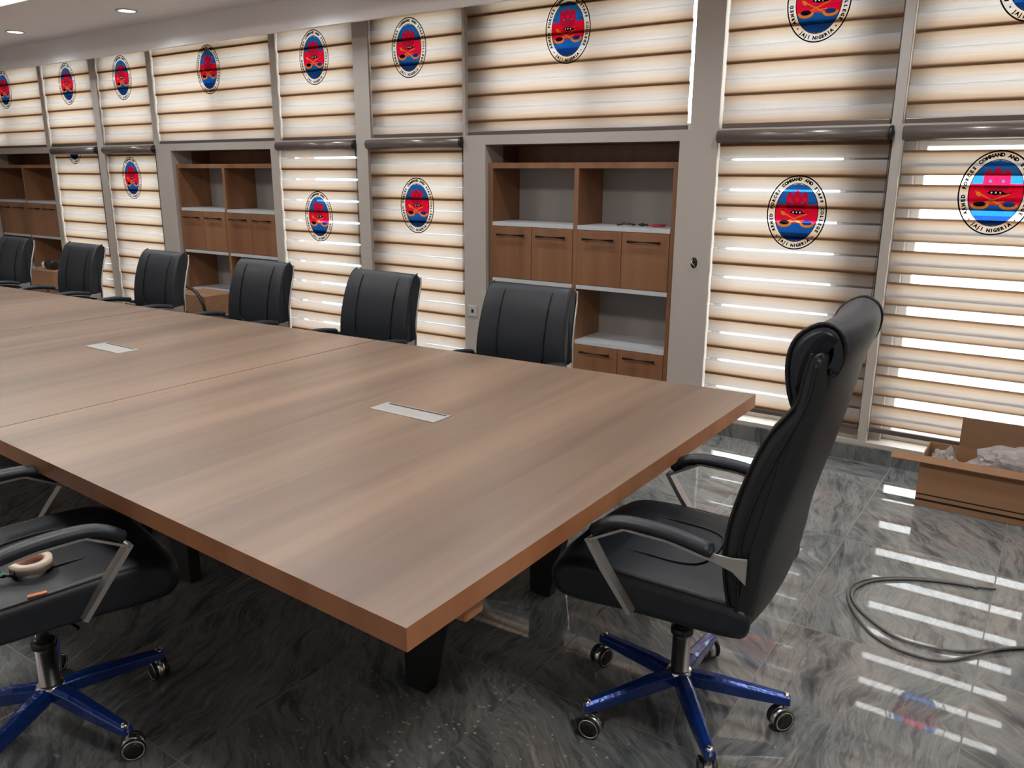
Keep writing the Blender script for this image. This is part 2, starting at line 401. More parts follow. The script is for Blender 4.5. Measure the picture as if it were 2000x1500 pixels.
# niches holding the bookcases
nb = []
OPEN = [(-11.01, -9.548), (-7.25, -5.80), (-3.50, -2.038), (.26, 1.722)]
for a, b in OPEN:
    nb += [(a-.04, a, D1, 5.22, 0, ZO+.04), (b, b+.04, D1, 5.22, 0, ZO+.04), (a, b, 5.18, 5.22, 0, ZO), (a, b, D1, 5.22, ZO, ZO+.04)]
struct('trim_1', nb, M['cab'])
# pillars standing behind the window blinds
PIL = [(-8.58, -8.36), (-4.82, -4.50), (-1.07, -.74)]
PIU = PIL + [(-3.74, -3.50)]
struct('trim_2', [(a, b, 4.84, 5.25, 0.0, 3.3) for a, b in PIL] + [(-3.74, -3.50, 4.84, 5.1, 1.90, 3.3)] +
       [(a, b, 4.98, 5.15, 1.9, 3.3) for a, b in ((-2.74, -2.60), (-6.50, -6.38), (-10.4, -10.28))], M['wall'])
def clip(x0, x1, P):
    for a, b in P:
        if a <= x0 < b: x0 = b
        if a < x1 <= b: x1 = a
    return x0, x1
SK = [(XL, -11.03), (-9.53, -7.27), (-5.78, -3.52), (-2.02, .24), (1.74, XR)]
struct('baseboard_back', [(a, b, YW-.018, YW, 0, .092) for a, b in SK], M['skirt'], .002)
struct('baseboard_left', [(XL, XL+.018, YB, YW, 0, .092)], M['skirt'])
struct('baseboard_right', [(XR-.018, XR, YB, YW, 0, .092)], M['skirt'])
# ceiling: raised tray, dropped soffit along the window wall, fascia hiding the blind pocket
YF, ZC, ZF = 4.5, 2.864, 2.645
struct('ceiling', [(XL-.2, XR+.2, YB-.2, 5.25, 3.22, 3.35)], M['ceil'])
struct('trim_3', [(XL, XR, 3.41, YF, ZC, ZC+.035), (XL, XR, 3.41, 3.45, ZC+.035, 3.22), (XL, XR, YF-.03, YF, ZF, ZC)], M['ceil'])
cv = boxes('cove_light', [(XL+.3, XR-.3, 3.385, 3.405, ZC+.025, ZC+.055)], M['cove'])
tag(cv, 'long white light strip along the edge of the raised ceiling', 'light strip')
area('cove_glow', (-4.5, 3.3, 3.0), (math.radians(160), 0, 0), 12, .08, 110, (.95, 1, 1))

# exterior ground
struct('trim_4', [(-16, 8, 5.3, 24, -0.5, -0.4)], M['out'])

# windows
def window(n, x0, x1, z0, z1, mull=()):
    e = bpy.data.objects.new('window_%d' % n, None); C.objects.link(e); e['kind'] = 'structure'
    t = .045; y0, y1 = 4.90, 4.95
    bl = [(x0, x0+t, y0, y1, z0, z1), (x1-t, x1, y0, y1, z0, z1), (x0+t, x1-t, y0, y1, z0, z0+t), (x0+t, x1-t, y0, y1, z1-t, z1)]
    for m in mull: bl.append((m-.025, m+.025, y0, y1, z0+t, z1-t))
    boxes('window_frame', bl, M['sill'], e, .003)
    boxes('window_pane', [(x0+t, x1-t, 4.922, 4.926, z0+t, z1-t)], M['glass'], e)
wn = 0
for x0, x1 in zip([p[1] for p in posts_up], [p[0] for p in posts_up][1:]):
    wn += 1; w = x1-x0; x0, x1 = clip(x0, x1, PIU)
    window(wn, x0, x1, ZH, ZU, ((x0+x1)/2,) if w > 1.4 else ())
for x0, x1 in ((-9.465, -8.535), (-8.415, -7.50), (-5.705, -4.765), (-4.645, -3.695), (-1.80, -.845), (-.80, .13)):
    wn += 1; x0, x1 = clip(x0, x1, PIL); window(wn, x0, x1, .115, ZO)

# ------------------------------------------------------------------ emblem mesh (printed crest)
def ell(cx, cz, rx, rz, n=56, a0=0, a1=2*PI):
    return [(cx+rx*math.cos(a0+(a1-a0)*i/n), cz+rz*math.sin(a0+(a1-a0)*i/n)) for i in range(n if abs(a1-a0-2*PI) < 1e-6 else n+1)]
ERX, ERZ = 0.1675, 0.208
def build_emblem():
    bm = bmesh.new()
    inner = []
    def poly(pts, mi, y):
        if max(abs(p[0]) for p in pts) < .125 and max(abs(p[1]) for p in pts) < .165: inner.append((pts, mi)); return
        vs = [bm.verts.new((x, y, z)) for x, z in pts]; f = bm.faces.new(vs); f.material_index = mi
    def ring(rx0, rz0, rx1, rz1, mi, y, n=72, cz=0.0):
        a = [bm.verts.new((x, y, z)) for x, z in ell(0, cz, rx0, rz0, n)]; b = [bm.verts.new((x, y, z)) for x, z in ell(0, cz, rx1, rz1, n)]
        for i in range(n):
            f = bm.faces.new((a[i], a[(i+1) % n], b[(i+1) % n], b[i])); f.material_index = mi
    ring(ERX, ERZ, ERX-.0072, ERZ-.0072, 0, 0)
    ix, iz = .122, .164
    ring(ix, iz, ix-.004, iz-.004, 0, 0)
    ix -= .004; iz -= .004
    def band(z0, z1, mi, y=0.0, n=14):
        L, R_ = [], []
        for i in range(n+1):
            z = z0+(z1-z0)*i/n; x = ix*math.sqrt(max(0, 1-(z/iz)**2)); L.append((-x, z)); R_.append((x, z))
        pts = R_ + [p for p in L[::-1]]
        q = []
        for p in pts:
            if not q or math.hypot(p[0]-q[-1][0], p[1]-q[-1][1]) > 1e-5: q.append(p)
        if math.hypot(q[0][0]-q[-1][0], q[0][1]-q[-1][1]) < 1e-5: q.pop()
        poly(q, mi, y)
    band(.045, iz, 1); band(-.058, .045, 2); band(-.112, -.058, 7); band(-iz, -.112, 3)
    # crown of three towers
    y = -.0006
    poly([(-.062, .045), (-.060, .100), (-.048, .116), (-.034, .112), (-.026, .094), (-.020, .112), (-.012, .118), (-.003, .132), (.006, .118), (.014, .112), (.020, .094),
          (.028, .112), (.042, .116), (.056, .100), (.058, .045)], 5, y)
    poly([(-.052, .018), (-.054, .045), (.052, .045), (.050, .018), (.02, .012), (-.022, .012)], 5, y)
    for cx in (-.044, -.002, .040): poly(ell(cx, .072, .010, .014, 12), 2, y*1.5)
    for cx in (-.030, .026): poly(ell(cx, .058, .006, .007, 10), 7, y*1.5)
    # black bird with white marks
    poly([(-.040, .000), (-.020, .014), (-.004, .010), (.000, .018), (.004, .010), (.022, .014), (.044, -.001), (.058, .002), (.078, .012), (.052, -.008), (.020, -.006), (0, -.012), (-.018, -.006)], 0, y)
    for cx in (-.018, .001, .020): poly(ell(cx, .003, .004, .005, 8), 6, y*1.5)
    # crossed swords and fouled lines
    def bar(x0, z0, x1, z1, w, mi=4, yy=y*2):
        d = Vector((x1-x0, z1-z0)); d.normalize(); nx, nz = -d.y*w, d.x*w
        poly([(x0+nx, z0+nz), (x1+nx, z1+nz), (x1-nx, z1-nz), (x0-nx, z0-nz)], mi, yy)
    bar(-.085, .004, .030, -.056, .0030); bar(-.055, -.052, .060, -.004, .0030, yy=y*2.3)
    poly([(-.092, .010), (-.070, .006), (-.058, -.008), (-.070, -.018), (-.082, -.010)], 4, y*2.6)
    bar(-.030, -.050, .045, -.040, .0022); bar(-.012, -.030, .014, -.055, .0022, yy=y*2.6)
    # horns / waves
    for sx in (-1, 1):
        pts = ell(sx*.064, -.056, .042, .026, 14, PI, 2*PI) + ell(sx*.064, -.052, .030, .016, 14, 2*PI, PI)
        poly(pts, 4, y*2); poly(ell(sx*.064, -.054, .028, .013, 12), 0 if sx < 0 else 3, y*1.6)
    # the printed areas are cut into strips so that inks never lie on top of one another
    dz = .0014; nrow = int(2*iz/dz)
    for r in range(nrow):
        z0 = -iz+2*iz*r/nrow; z1 = -iz+2*iz*(r+1)/nrow; zc = (z0+z1)/2; xs = []; spans = []
        for pts, mi in inner:
            hit = []
            for (xa, za), (xb, zb) in zip(pts, pts[1:]+pts[:1]):
                if (za <= zc) != (zb <= zc): hit.append(xa+(xb-xa)*(zc-za)/(zb-za))
            hit.sort(); spans.append((hit, mi)); xs += hit
        xs = sorted(set(xs)); run = None
        for xa, xb in zip(xs, xs[1:]):
            if xb-xa < 1e-6: continue
            m_ = (xa+xb)/2; top = None
            for hit, mi in spans:
                if sum(1 for h in hit if h < m_) % 2: top = mi
            if top is None: continue
            if run and run[2] == top and abs(run[1]-xa) < 1e-6: run[1] = xb
            else:
                if run: f = bm.faces.new([bm.verts.new((x, 0, z)) for x, z in ((run[0], z0), (run[1], z0), (run[1], z1), (run[0], z1))]); f.material_index = run[2]
                run = [xa, xb, top]
        if run: f = bm.faces.new([bm.verts.new((x, 0, z)) for x, z in ((run[0], z0), (run[1], z0), (run[1], z1), (run[0], z1))]); f.material_index = run[2]
    inner_done = True
    # lettering around the border
    dg = None
    def letter(ch, ang, size, flip):
        nonlocal dg
        cu = bpy.data.curves.new('t', 'FONT'); cu.body = ch; cu.size = size; cu.align_x = 'CENTER'; cu.align_y = 'CENTER'; cu.resolution_u = 2; cu.offset = 0.0016
        to = bpy.data.objects.new('t', cu); C.objects.link(to)
        dg = bpy.context.evaluated_depsgraph_get()
        me = bpy.data.meshes.new_from_object(to.evaluated_get(dg))
        cx, cz = (ERX-.026)*math.cos(ang), (ERZ-.023)*math.sin(ang)
        tx, tz = -(ERX)*math.sin(ang), ERZ*math.cos(ang)
        rot = math.atan2(tz, tx) + (0 if flip else PI)
        n0 = len(bm.verts); vs = []
        for v in me.vertices:
            x, z = v.co.x, v.co.y
            vs.append(bm.verts.new((cx+x*math.cos(rot)-z*math.sin(rot), -.0004, cz+x*math.sin(rot)+z*math.cos(rot))))
        for p in me.polygons:
            try: f = bm.faces.new([vs[i] for i in p.vertices]); f.material_index = 0
            except ValueError: pass
        bpy.data.objects.remove(to); bpy.data.curves.remove(cu); bpy.data.meshes.remove(me)
    def star(pts, mi, y):
        f = bm.faces.new([bm.verts.new((x, y, z)) for x, z in pts]); f.material_index = mi
    s = 'ARMED FORCES COMMAND AND STAFF COLLEGE'
    a0, a1 = math.radians(212), math.radians(-32)
    for i, ch in enumerate(s):
        if ch != ' ': letter(ch, a0+(a1-a0)*i/(len(s)-1), .023, False)
    s = 'JAJI NIGERIA'
    a0, a1 = math.radians(236), math.radians(304)
    for i, ch in enumerate(s):
        if ch != ' ': letter(ch, a0+(a1-a0)*i/(len(s)-1), .023, True)
    for a in (225, 315):
        ar = math.radians(a); cx, cz = (ERX-.026)*math.cos(ar), (ERZ-.023)*math.sin(ar)
        star([(cx+(.007 if k % 2 == 0 else .003)*math.cos(PI/2+k*PI/5), cz+(.007 if k % 2 == 0 else .003)*math.sin(PI/2+k*PI/5)) for k in range(10)], 0, -.0004)
    me = bpy.data.meshes.new('emblem'); bm.to_mesh(me)
    # the same print cut off by the cassette of one lower blind
    g = bm.verts[:] + bm.edges[:] + bm.faces[:]
    bmesh.ops.bisect_plane(bm, geom=g, plane_co=(0, 0, -.075), plane_no=(0, 0, 1), clear_outer=True)
    me2 = bpy.data.meshes.new('emblem_low'); bm.to_mesh(me2); bm.free()
    for m in INK: me.materials.append(m); me2.materials.append(m)
    return me, me2
EMB, EMB_LOW = build_emblem()

# ------------------------------------------------------------------ blinds
fabc = {}
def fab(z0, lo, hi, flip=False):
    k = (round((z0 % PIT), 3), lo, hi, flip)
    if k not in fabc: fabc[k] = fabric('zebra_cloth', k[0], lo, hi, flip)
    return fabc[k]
YBL = 4.778
def sheet(x0, x1, y, z0, z1, n=24):
    bm = bmesh.new(); rows = []
    for i in range(2):
        rows.append([bm.verts.new((x0+(x1-x0)*j/n, y, (z0, z1)[i])) for j in range(n+1)])
    for j in range(n): bm.faces.new((rows[0][j], rows[0][j+1], rows[1][j+1], rows[1][j]))
    return bm
def blind(x0, x1, zb, zt, zdark, ex, ez, label, lower, gap=0.0, chain=True, grp=None, low=False):
    t = thing('zebra_blind', label, 'blind', ((x0+x1)/2, YBL, zb), 0, grp)
    w = (x1-x0)/2
    def pos(o): o.location = (0, 0, 0); return o
    # cloth meshes are placed in local space of the thing
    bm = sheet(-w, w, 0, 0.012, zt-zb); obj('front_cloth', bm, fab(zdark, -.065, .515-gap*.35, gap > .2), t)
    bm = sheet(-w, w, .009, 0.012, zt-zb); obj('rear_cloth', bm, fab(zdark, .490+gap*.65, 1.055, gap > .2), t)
    bm = bmesh.new(); quad_box(bm, -w, w, -.006, .026, -.013, .015); obj('bottom_rail', bm, M['alu'], t, .004)
    if ex is not None:
        e = bpy.data.objects.new('printed_crest', EMB_LOW if low else EMB); C.objects.link(e); e.parent = t
        e.location = (ex-(x0+x1)/2, -.0015, ez-zb)
        e['label'] = 'oval crest of blue and red with black lettering'
    if lower:
        bm = bmesh.new(); zc = zt-zb-.032; prof = []
        yc = -.020
        for k in range(15):
            a = -PI*.5 - PI*k/14
            prof.append((yc+.034*math.cos(a), zc+.036*math.sin(a)))
        prof += [(yc+.036, zc+.036), (yc+.036, zc-.036)]
        prof = [(y, z) for y, z in prof]
        a = [bm.verts.new((-w-.008, y, z)) for y, z in prof]; b = [bm.verts.new((w-.012, y, z)) for y, z in prof]
        n = len(prof)
        for i in range(n):
            f = bm.faces.new((a[i], a[(i+1) % n], b[(i+1) % n], b[i])); f.smooth = i < 14
        bm.faces.new(a); bm.faces.new(b)
        obj('cassette', bm, M['cover'], t)
        bm = bmesh.new(); lathe(bm, [(0, 0), (.037, 0), (.040, .004), (.040, .016), (.034, .020), (.012, .021), (.012, .024), (0, .024)], 24, Matrix.Translation((w-.012, yc, zc)) @ Matrix.Rotation(PI/2, 4, 'Y'))
        cap = obj('end_cap', bm, M['blackp'], t)
    if chain:
        bm = bmesh.new(); zt_ = zt-zb-.05; L = min(1.05, zt_-.12) if lower else .7
        xx = w-.004
        tube(bm, [(xx, -.016, zt_), (xx-.004, -.016, zt_-L), (xx+.002, -.016, zt_-L-.01), (xx+.008, -.016, zt_-L), (xx+.006, -.016, zt_)], .0022, 6)
        lathe(bm, [(0, 0), (.006, .004), (.006, .03), (0, .034)], 8, Matrix.Translation((xx+.002, -.016, zt_-L-.03)))
        obj('pull_chain', bm, M['blackp'], t)
    return t
GU, GL = 'printed zebra blinds on the upper row of windows', 'printed zebra blinds on the lower windows'
ZT = 2.90
UP = [(-11.44, -9.585, 2.039, -10.40, 2.505, 'wide upper blind, leftmost in view, its crest cut by the picture edge'),
      (-9.495, -8.54, 2.061, -9.01, 2.495, 'narrow upper blind directly right of the leftmost wide one, beneath the ceiling fascia'),
      (-8.41, -7.525, 2.055, -7.97, 2.497, 'narrow upper blind above the small roller cassette nearest the middle bookcase'),
      (-7.435, -5.745, 1.966, -6.585, 2.487, 'wide upper blind above the middle bookcase'),
      (-5.65, -4.775, 2.05, -5.215, 2.492, 'narrow upper blind left of the plain column patch, right of the middle bookcase'),
      (-4.595, -3.71, 2.03, -4.205, 2.487, 'narrow upper blind just left of the wide one over the nearest bookcase'),
      (-3.665, -2.005, 1.957, -2.853, 2.495, 'wide upper blind above the nearest bookcase with a daylight gap at its right'),
      (-1.785, -.87, 2.05, -1.295, 2.50, 'upper blind right of the thick cream column, crest cut by the top'),
      (-.80, .125, 1.963, -.30, 2.51, 'upper blind in the top right corner of the picture'),
      (.34, 1.88, 2.05, 1.1, 2.49, 'wide upper blind beyond the right edge of the picture')]
for x0, x1, zd, ex, ez, lb in UP:
    blind(x0, x1, 1.872, ZT, zd, ex, ez, lb, False, chain=False, grp=GU)
LO = [(-9.455, -8.545, 1.575, -9.05, 1.885, 'lower blind far left whose crest is mostly hidden by its cassette', 0, True),
      (-8.405, -7.51, 1.589, -7.99, 1.537, 'narrow lower blind beside the left frame of the middle bookcase', 0, False),
      (-5.695, -4.775, 1.628, -5.258, 1.24, 'lower blind with a low-set crest just right of the middle bookcase', 0.09, False),
      (-4.635, -3.705, 1.582, -4.162, 1.358, 'lower blind left of the nearest bookcase, above the fifth black chair', 0, False),
      (-1.79, -.852, 1.596, -1.312, 1.39, 'lower blind between the thick cream column and the high-backed chair', 0.065, False),
      (-.79, .125, 1.483, -.343, 1.515, 'lower blind at the right edge with wide open bright stripes above the carton', 0.27, False)]
for x0, x1, zd, ex, ez, lb, gap, low in LO:
    blind(x0, x1, .19, 1.846, zd + (.0 if gap < .3 else -.0), ex, ez, lb, True, gap, True, GL, low)

# ------------------------------------------------------------------ bookcases
def bookcase(loc, label):
    W = 1.45; t = thing('bookcase', label, 'bookcase', loc, 0, 'built-in bookcases under the wide blinds')
    z1 = 1.672; D = .345; bd = .034
    x0 = 0.006; x1 = W; mid = .711
    boxes('carcass', [(x0, x0+bd, 0, D, 0, z1), (x1-bd, x1, 0, D, 0, z1), (x0+bd, x1-bd, 0, D, z1-.038, z1), (mid, mid+bd, 0, D, .0, z1-.038), (x0+bd, mid, .01, D, 0, .05), (mid+bd, x1-bd, .01, D, 0, .05)], M['cab'], t, .0015)
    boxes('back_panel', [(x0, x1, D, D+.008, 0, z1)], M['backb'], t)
    for a, b in ((x0+bd, mid), (mid+bd, x1-bd)):
        for zz in (1.250, .850, .466): boxes('shelf', [(a, b, -.004, D, zz-.014, zz+.014)], M['shelf'], t, .001)
        m_ = (a+b)/2
        for zlo, zhi, hz in ((.867, 1.233, 1.176), (.055, .449, .402)):
            for c, d in ((a+.002, m_-.002), (m_+.002, b-.002)):
                dr = boxes('door', [(c, d, -.004, .014, zlo, zhi)], M['cab'], t, .0015)
                cx = (c+d)/2; bm = bmesh.new(); hw = .115
                tube(bm, [(cx-hw, -.030, hz), (cx+hw, -.030, hz)], .0085, 8, rz=1.0)
                for s in (-1, 1): tube(bm, [(cx+s*(hw-.015), -.004, hz), (cx+s*(hw-.015), -.030, hz)], .006, 8)
                obj('handle', bm, M['black'], dr)
    return t
YC = 4.79
bookcase((-3.497, YC, 0), 'nearest wooden bookcase, right of the sixth chair, pliers on its upper right shelf')
bookcase((-7.245, YC, 0), 'middle wooden bookcase behind the third and fourth black chairs')
bookcase((-11.005, YC, 0), 'far wooden bookcase at the left edge with a carton on its bottom shelf')
bookcase((.265, YC, 0), 'wooden bookcase beyond the right edge of the picture')

# socket and hole on the columns
t = thing('wall_socket', 'small cream socket plate on the column behind the nearest row chair', 'socket', (-3.62, YW, .60))
boxes('plate', [(-.042, .042, -.008, 0, -.042, .042)], M['socket'], t, .003)
boxes('switch', [(-.008, .010, -.012, -.007, -.012, .014)], M['black'], t, .002)
t = thing('electrical_box', 'uncovered dark socket hole with loose wires in the thick cream column', 'socket hole', (-1.900, YW, 1.07))
bm = bmesh.new(); lathe(bm, [(0, 0), (.034, 0), (.034, .002), (.028, .004), (0, .003)], 20, Matrix.Scale(.62, 4, (1, 0, 0)) @ Matrix.Rotation(PI/2, 4, 'X')); obj('back_box', bm, M['black'], t)
bm = bmesh.new(); tube(bm, [(-.01, -.004, .02), (-.012, -.016, .0), (.004, -.018, -.01), (.008, -.004, -.025)], .004, 6); obj('wire', bm, M['satin'], t)

# pliers and bits on the shelf
t = thing('pliers', 'pliers with red grips lying on the upper shelf of the nearest bookcase', 'pliers', (-2.31, 4.93, 1.2665), 0)
for s in (-1, 1):
    bm = bmesh.new(); tube(bm, [(.0, 0, .008), (.05, s*.016, .009), (.12, s*.022, .009)], [.006, .008, .007], 8); obj('grip', bm, M['red'], t)
bm = bmesh.new(); tube(bm, [(.004, 0, .009), (-.03, 0, .010), (-.06, 0, .008)], [.009, .012, .004], 8); obj('jaws', bm, M['black'], t)
t = thing('wire_stripper', 'dark tool beside the red pliers on the bookcase shelf', 'tool', (-2.46, 4.93, 1.2645), .25)
bm = bmesh.new(); tube(bm, [(-.06, 0, .006), (-.02, .008, .012), (.03, -.006, .01), (.06, .006, .007)], [.006, .011, .009, .005], 8); obj('body', bm, M['blackp'], t)
bm = bmesh.new(); tube(bm, [(-.06, -.018, .004), (-.01, -.014, .005), (.05, -.02, .004)], .004, 8); obj('blade', bm, M['satin'], t)

# ------------------------------------------------------------------ downlights
for i in range(7):
    x = -8.44 + 1.86*i
    nm_ = ['recessed ceiling downlight, left of the two seen above the blinds', 'recessed ceiling downlight, right of the two seen above the blinds'][i] if i < 2 else 'recessed ceiling downlight out of view, %s along the soffit' % ('third', 'fourth', 'fifth', 'sixth', 'seventh')[i-2]
    t = thing('downlight', nm_, 'downlight', (x, 4.05, ZC), 0, 'downlights in the soffit')
    bm = bmesh.new(); lathe(bm, [(.066, -.001), (.082, -.001), (.084, -.005), (.066, -.007), (.066, -.001)], 28); obj('trim_ring', bm, M['shelf'], t)
    bm = bmesh.new(); lathe(bm, [(0, -.003), (.066, -.003), (.066, -.0005), (0, -.0005)], 28); obj('lens', bm, M['lamp'], t)
    l = bpy.data.lights.new('downlight_glow', 'SPOT'); l.energy = 55; l.spot_size = math.radians(150); l.spot_blend = .9; l.shadow_soft_size = .06; l.color = (.86, .95, 1)
    lo = bpy.data.objects.new('downlight_glow', l); lo.location = (x, 4.05, ZC-.012); C.objects.link(lo)
# unseen panels added to bring more light onto the table top
for x, wh in ((-8.0, 'far left end'), (-5.2, 'left half'), (-2.4, 'right half'), (.6, 'right end')):
    t = thing('fill_panel', 'square light panel added out of view above the %s of the table' % wh, 'fill light', (x, 1.2, 3.22), 0, 'light panels added above the table')
    boxes('frame', [(-.32, .32, -.32, .32, -.012, 0)], M['shelf'], t); boxes('diffuser', [(-.29, .29, -.29, .29, -.014, -.011)], emit('fill_panel_glow', (1, .97, .92), 1.5), t)
    area('fill_panel_glow', (x, 1.2, 3.19), (0, 0, 0), .6, .6, 38, (1, .96, .90))
area('room_fill', (-4.0, YB+.15, 1.7), (math.radians(90), 0, 0), 9.0, 1.8, 20, (.95, .98, 1))  # added fill from behind the camera, no window in that wall

# ------------------------------------------------------------------ conference table
TXR, TXL = -.9455, -8.42
def ynear(x): return 1.023 + (TXR-x)*.0461
def yfar(x): return 3.106 - (TXR-x)*.0480
tb = thing('conference_table', 'long light-wood conference table of several joined tops, two cable lids on it', 'table', (-4.6, 2.06, 0))
seams = [TXR, -2.93, -4.745, -6.58, TXL]
TT, TB_ = .75, .6965
off = Vector((4.6, -2.06, 0))
for i in range(4):
    xa, xb = seams[i], seams[i+1]; g = .0022
    xa2, xb2 = xa-(g if i else 0), xb+(g if i < 3 else 0)
    bm = bmesh.new()
    co = [(xb2, ynear(xb2)), (xa2, ynear(xa2)), (xa2, yfar(xa2)), (xb2, yfar(xb2))]
    lo_ = [bm.verts.new(Vector((x, y, TB_))+off) for x, y in co]; hi_ = [bm.verts.new(Vector((x, y, TT))+off) for x, y in co]
    bm.faces.new(hi_).material_index = 0; bm.faces.new(lo_[::-1]).material_index = 0
    for k in range(4):
        f = bm.faces.new((lo_[k], lo_[(k+1) % 4], hi_[(k+1) % 4], hi_[k])); f.material_index = 2 if (k == 1 and i) or (k == 3 and i < 3) else 1
    obj('table_top', bm, [M['table'], M['table_edge'], M['black']], tb, .0005)
def leg(xc, yc, sx, sy):
    bm = bmesh.new(); prof = [(-.045, 0), (.045, 0), (.20, TB_), (-.05, TB_)]
    a = [bm.verts.new(Vector((xc+sx*x, yc-.026, z))+off) for x, z in prof]; b = [bm.verts.new(Vector((xc+sx*x, yc+.026, z))+off) for x, z in prof]
    for k in range(4): bm.faces.new((a[k], a[(k+1) % 4], b[(k+1) % 4], b[k]))
    bm.faces.new(a); bm.faces.new(b); obj('leg', bm, M['black'], tb, .004)
for xc, sx in ((-1.515, 1), (-2.75, -1), (-3.10, 1), (-4.58, -1), (-4.92, 1), (-6.40, -1), (-6.76, 1), (-8.0, -1)):
    for yc in (1.70, 2.43): leg(xc, yc, sx, 1)
boxes('under_frame', [(TXL+.3+4.6, TXR-.3+4.6, y-2.06-.03, y-2.06+.03, TB_-.06, TB_) for y in (1.70, 2.43)], M['black'], tb)
boxes('support_block', [(-1.04+4.6, -.965+4.6, 1.235-2.06, 1.30-2.06, TB_-.05, TB_)], M['table_edge'], tb, .006)
for (x0, x1, y0, y1) in ((-2.058, -1.748, 2.067, 2.163), (-3.995, -3.705, 2.042, 2.150), (-6.05, -5.75, 2.03, 2.13)):
    ly = y1-y0
    s = boxes('cable_lid', [(x0+4.6, x1+4.6, y0-2.06, y1-2.06, TT-.002, TT+.004)], M['sockalu'], tb, .002)
    s['label'] = 'brushed aluminium cable lid'
    boxes('brush_slot', [(x0+4.6+.022, x1+4.6-.012, y1-2.06-.018, y1-2.06-.008, TT+.0035, TT+.0046)], M['black'], s)

# ------------------------------------------------------------------ chairs (local: forward = +y)
def lerp_profile(pts, z):
    for (y0, z0), (y1, z1) in zip(pts, pts[1:]):
        if z0 <= z <= z1: return y0+(y1-y0)*(z-z0)/(z1-z0)
    return pts[0][0] if z < pts[0][1] else pts[-1][0]
def make_chair(label, group, kind, star, armz=-.050):
    high = kind == 'high'
    t = thing('executive_chair' if high else 'meeting_chair', label, 'chair', (0, 0, 0), 0, group)
    HW = .272 if high else .278
    # star base
    bm = bmesh.new(); lathe(bm, [(0, .098), (.034, .098), (.040, .104), (.040, .138), (.032, .146), (.028, .146), (.027, .266), (.0, .266)], 24); obj('base_hub', bm, M['chrome'], t)
    bm = bmesh.new(); lathe(bm, [(0, .262), (.029, .262), (.034, .267), (.034, .283), (.026, .290), (0, .294)], 20); obj('collar', bm, M['blackp'], t)
    bm = bmesh.new(); lathe(bm, [(0, .29), (.019, .29), (.019, .40), (0, .40)], 20); obj('gas_lift', bm, M['chrome'], t)
    for k in range(5):
        a = star + k*2*PI/5; R_ = Matrix.Rotation(a, 4, 'Z')
        bm = bmesh.new(); L = .325
        secs = [(.030, .024, .100, .142), (.10, .023, .094, .139), (.20, .020, .085, .125), (L, .016, .078, .108)]
        rings = []
        for r, hw, zb, zt in secs:
            rings.append([bm.verts.new(R_ @ Vector(p)) for p in ((r, -hw, zb), (r, hw, zb), (r, hw*1.0, zt-.008), (r, hw*.45, zt), (r, -hw*.45, zt), (r, -hw*1.0, zt-.008))])
        for p, q in zip(rings, rings[1:]):
            for j in range(6):
                f = bm.faces.new((p[j], p[(j+1) % 6], q[(j+1) % 6], q[j]))
        bm.faces.new(rings[0]); bm.faces.new(rings[-1])
        lg = obj('base_leg', bm, M['blue'], t, .003); lg['label'] = 'blue film-wrapped star leg'
        # caster hangs under the tip
        bm = bmesh.new()
        cs = R_ @ Vector((L-.012, 0, 0)); sw = a+.9+k*.7
        lathe(bm, [(0, .045), (.007, .045), (.007, .088), (.013, .088), (.013, .104), (.009, .112), (0, .112)], 12, Matrix.Translation(cs), mi=0)
        off_ = Vector((math.cos(sw), math.sin(sw), 0))*.014
        axis = Matrix.Translation(cs+Vector((off_.x, off_.y, .0338))) @ Matrix.Rotation(sw, 4, 'Z') @ Matrix.Rotation(PI/2, 4, 'X')
        quad_box(bm, -.018, .018, -.018, .020, -.006, .006, 0, Matrix.Translation(cs+Vector((off_.x, off_.y, .040))) @ Matrix.Rotation(sw, 4, 'Z') @ Matrix.Rotation(PI/2, 4, 'X'))
        lathe(bm, [(0, -.012), (.0315, -.012), (.0315, .012), (0, .012)], 24, axis)
        cst = obj('caster', bm, M['chrome'], t)
        for s in (-1, 1):
            bm = bmesh.new()
            z0, z1 = (.013, .024) if s > 0 else (-.024, -.013)
            lathe(bm, [(.0, z0), (.0325, z0), (.033, z0+.002), (.033, z1-.003), (.0305, z1), (.0, z1)], 24, axis, mi=0)
            zz = z1 if s > 0 else z0; dz = .0012*s
            lathe(bm, [(.024, zz), (.024, zz+dz), (.012, zz+dz*1.6), (0, zz+dz*1.6)], 24, axis, mi=1)
            lathe(bm, [(.026, zz), (.028, zz+dz*1.5), (.030, zz)], 24, axis, mi=2)
            obj('wheel', bm, [M['tire'], M['blackp'], M['chrome']], cst)
    # mechanism and lever
    bm = bmesh.new(); quad_box(bm, -.085, .085, -.10, .12, .395, .452); obj('tilt_mechanism', bm, M['blackp'], t, .012)
    bm = bmesh.new(); tube(bm, smooth_line([(.06, .02, .42), (.15, .03, .405), (.20, .05, .39)]), .006, 8); obj('lever', bm, M['blackp'], t)
    # seat
    pr = [(-.235, .470), (-.20, .448), (.10, .440), (.25, .425), (.315, .430), (.340, .465), (.338, .505), (.300, .545), (.22, .560), (.05, .556), (-.10, .552), (-.20, .556), (-.240, .530)]
    bm = bmesh.new()
    slab(bm, smooth_poly(pr), HW, .030, bow=lambda u, z: -.035*abs(u)**4*(1 if z < 9 else 1))
    se = obj('seat', bm, M['leather'], t)
    bm = bmesh.new()
    for s in (-1, 1):
        tube(bm, smooth_line([(s*(HW-.012), -.22, .546), (s*(HW-.012), 0, .549), (s*(HW-.012), .17, .553), (s*(HW-.012), .245, .535), (s*(HW-.010), .285, .495)]), .0040, 6)
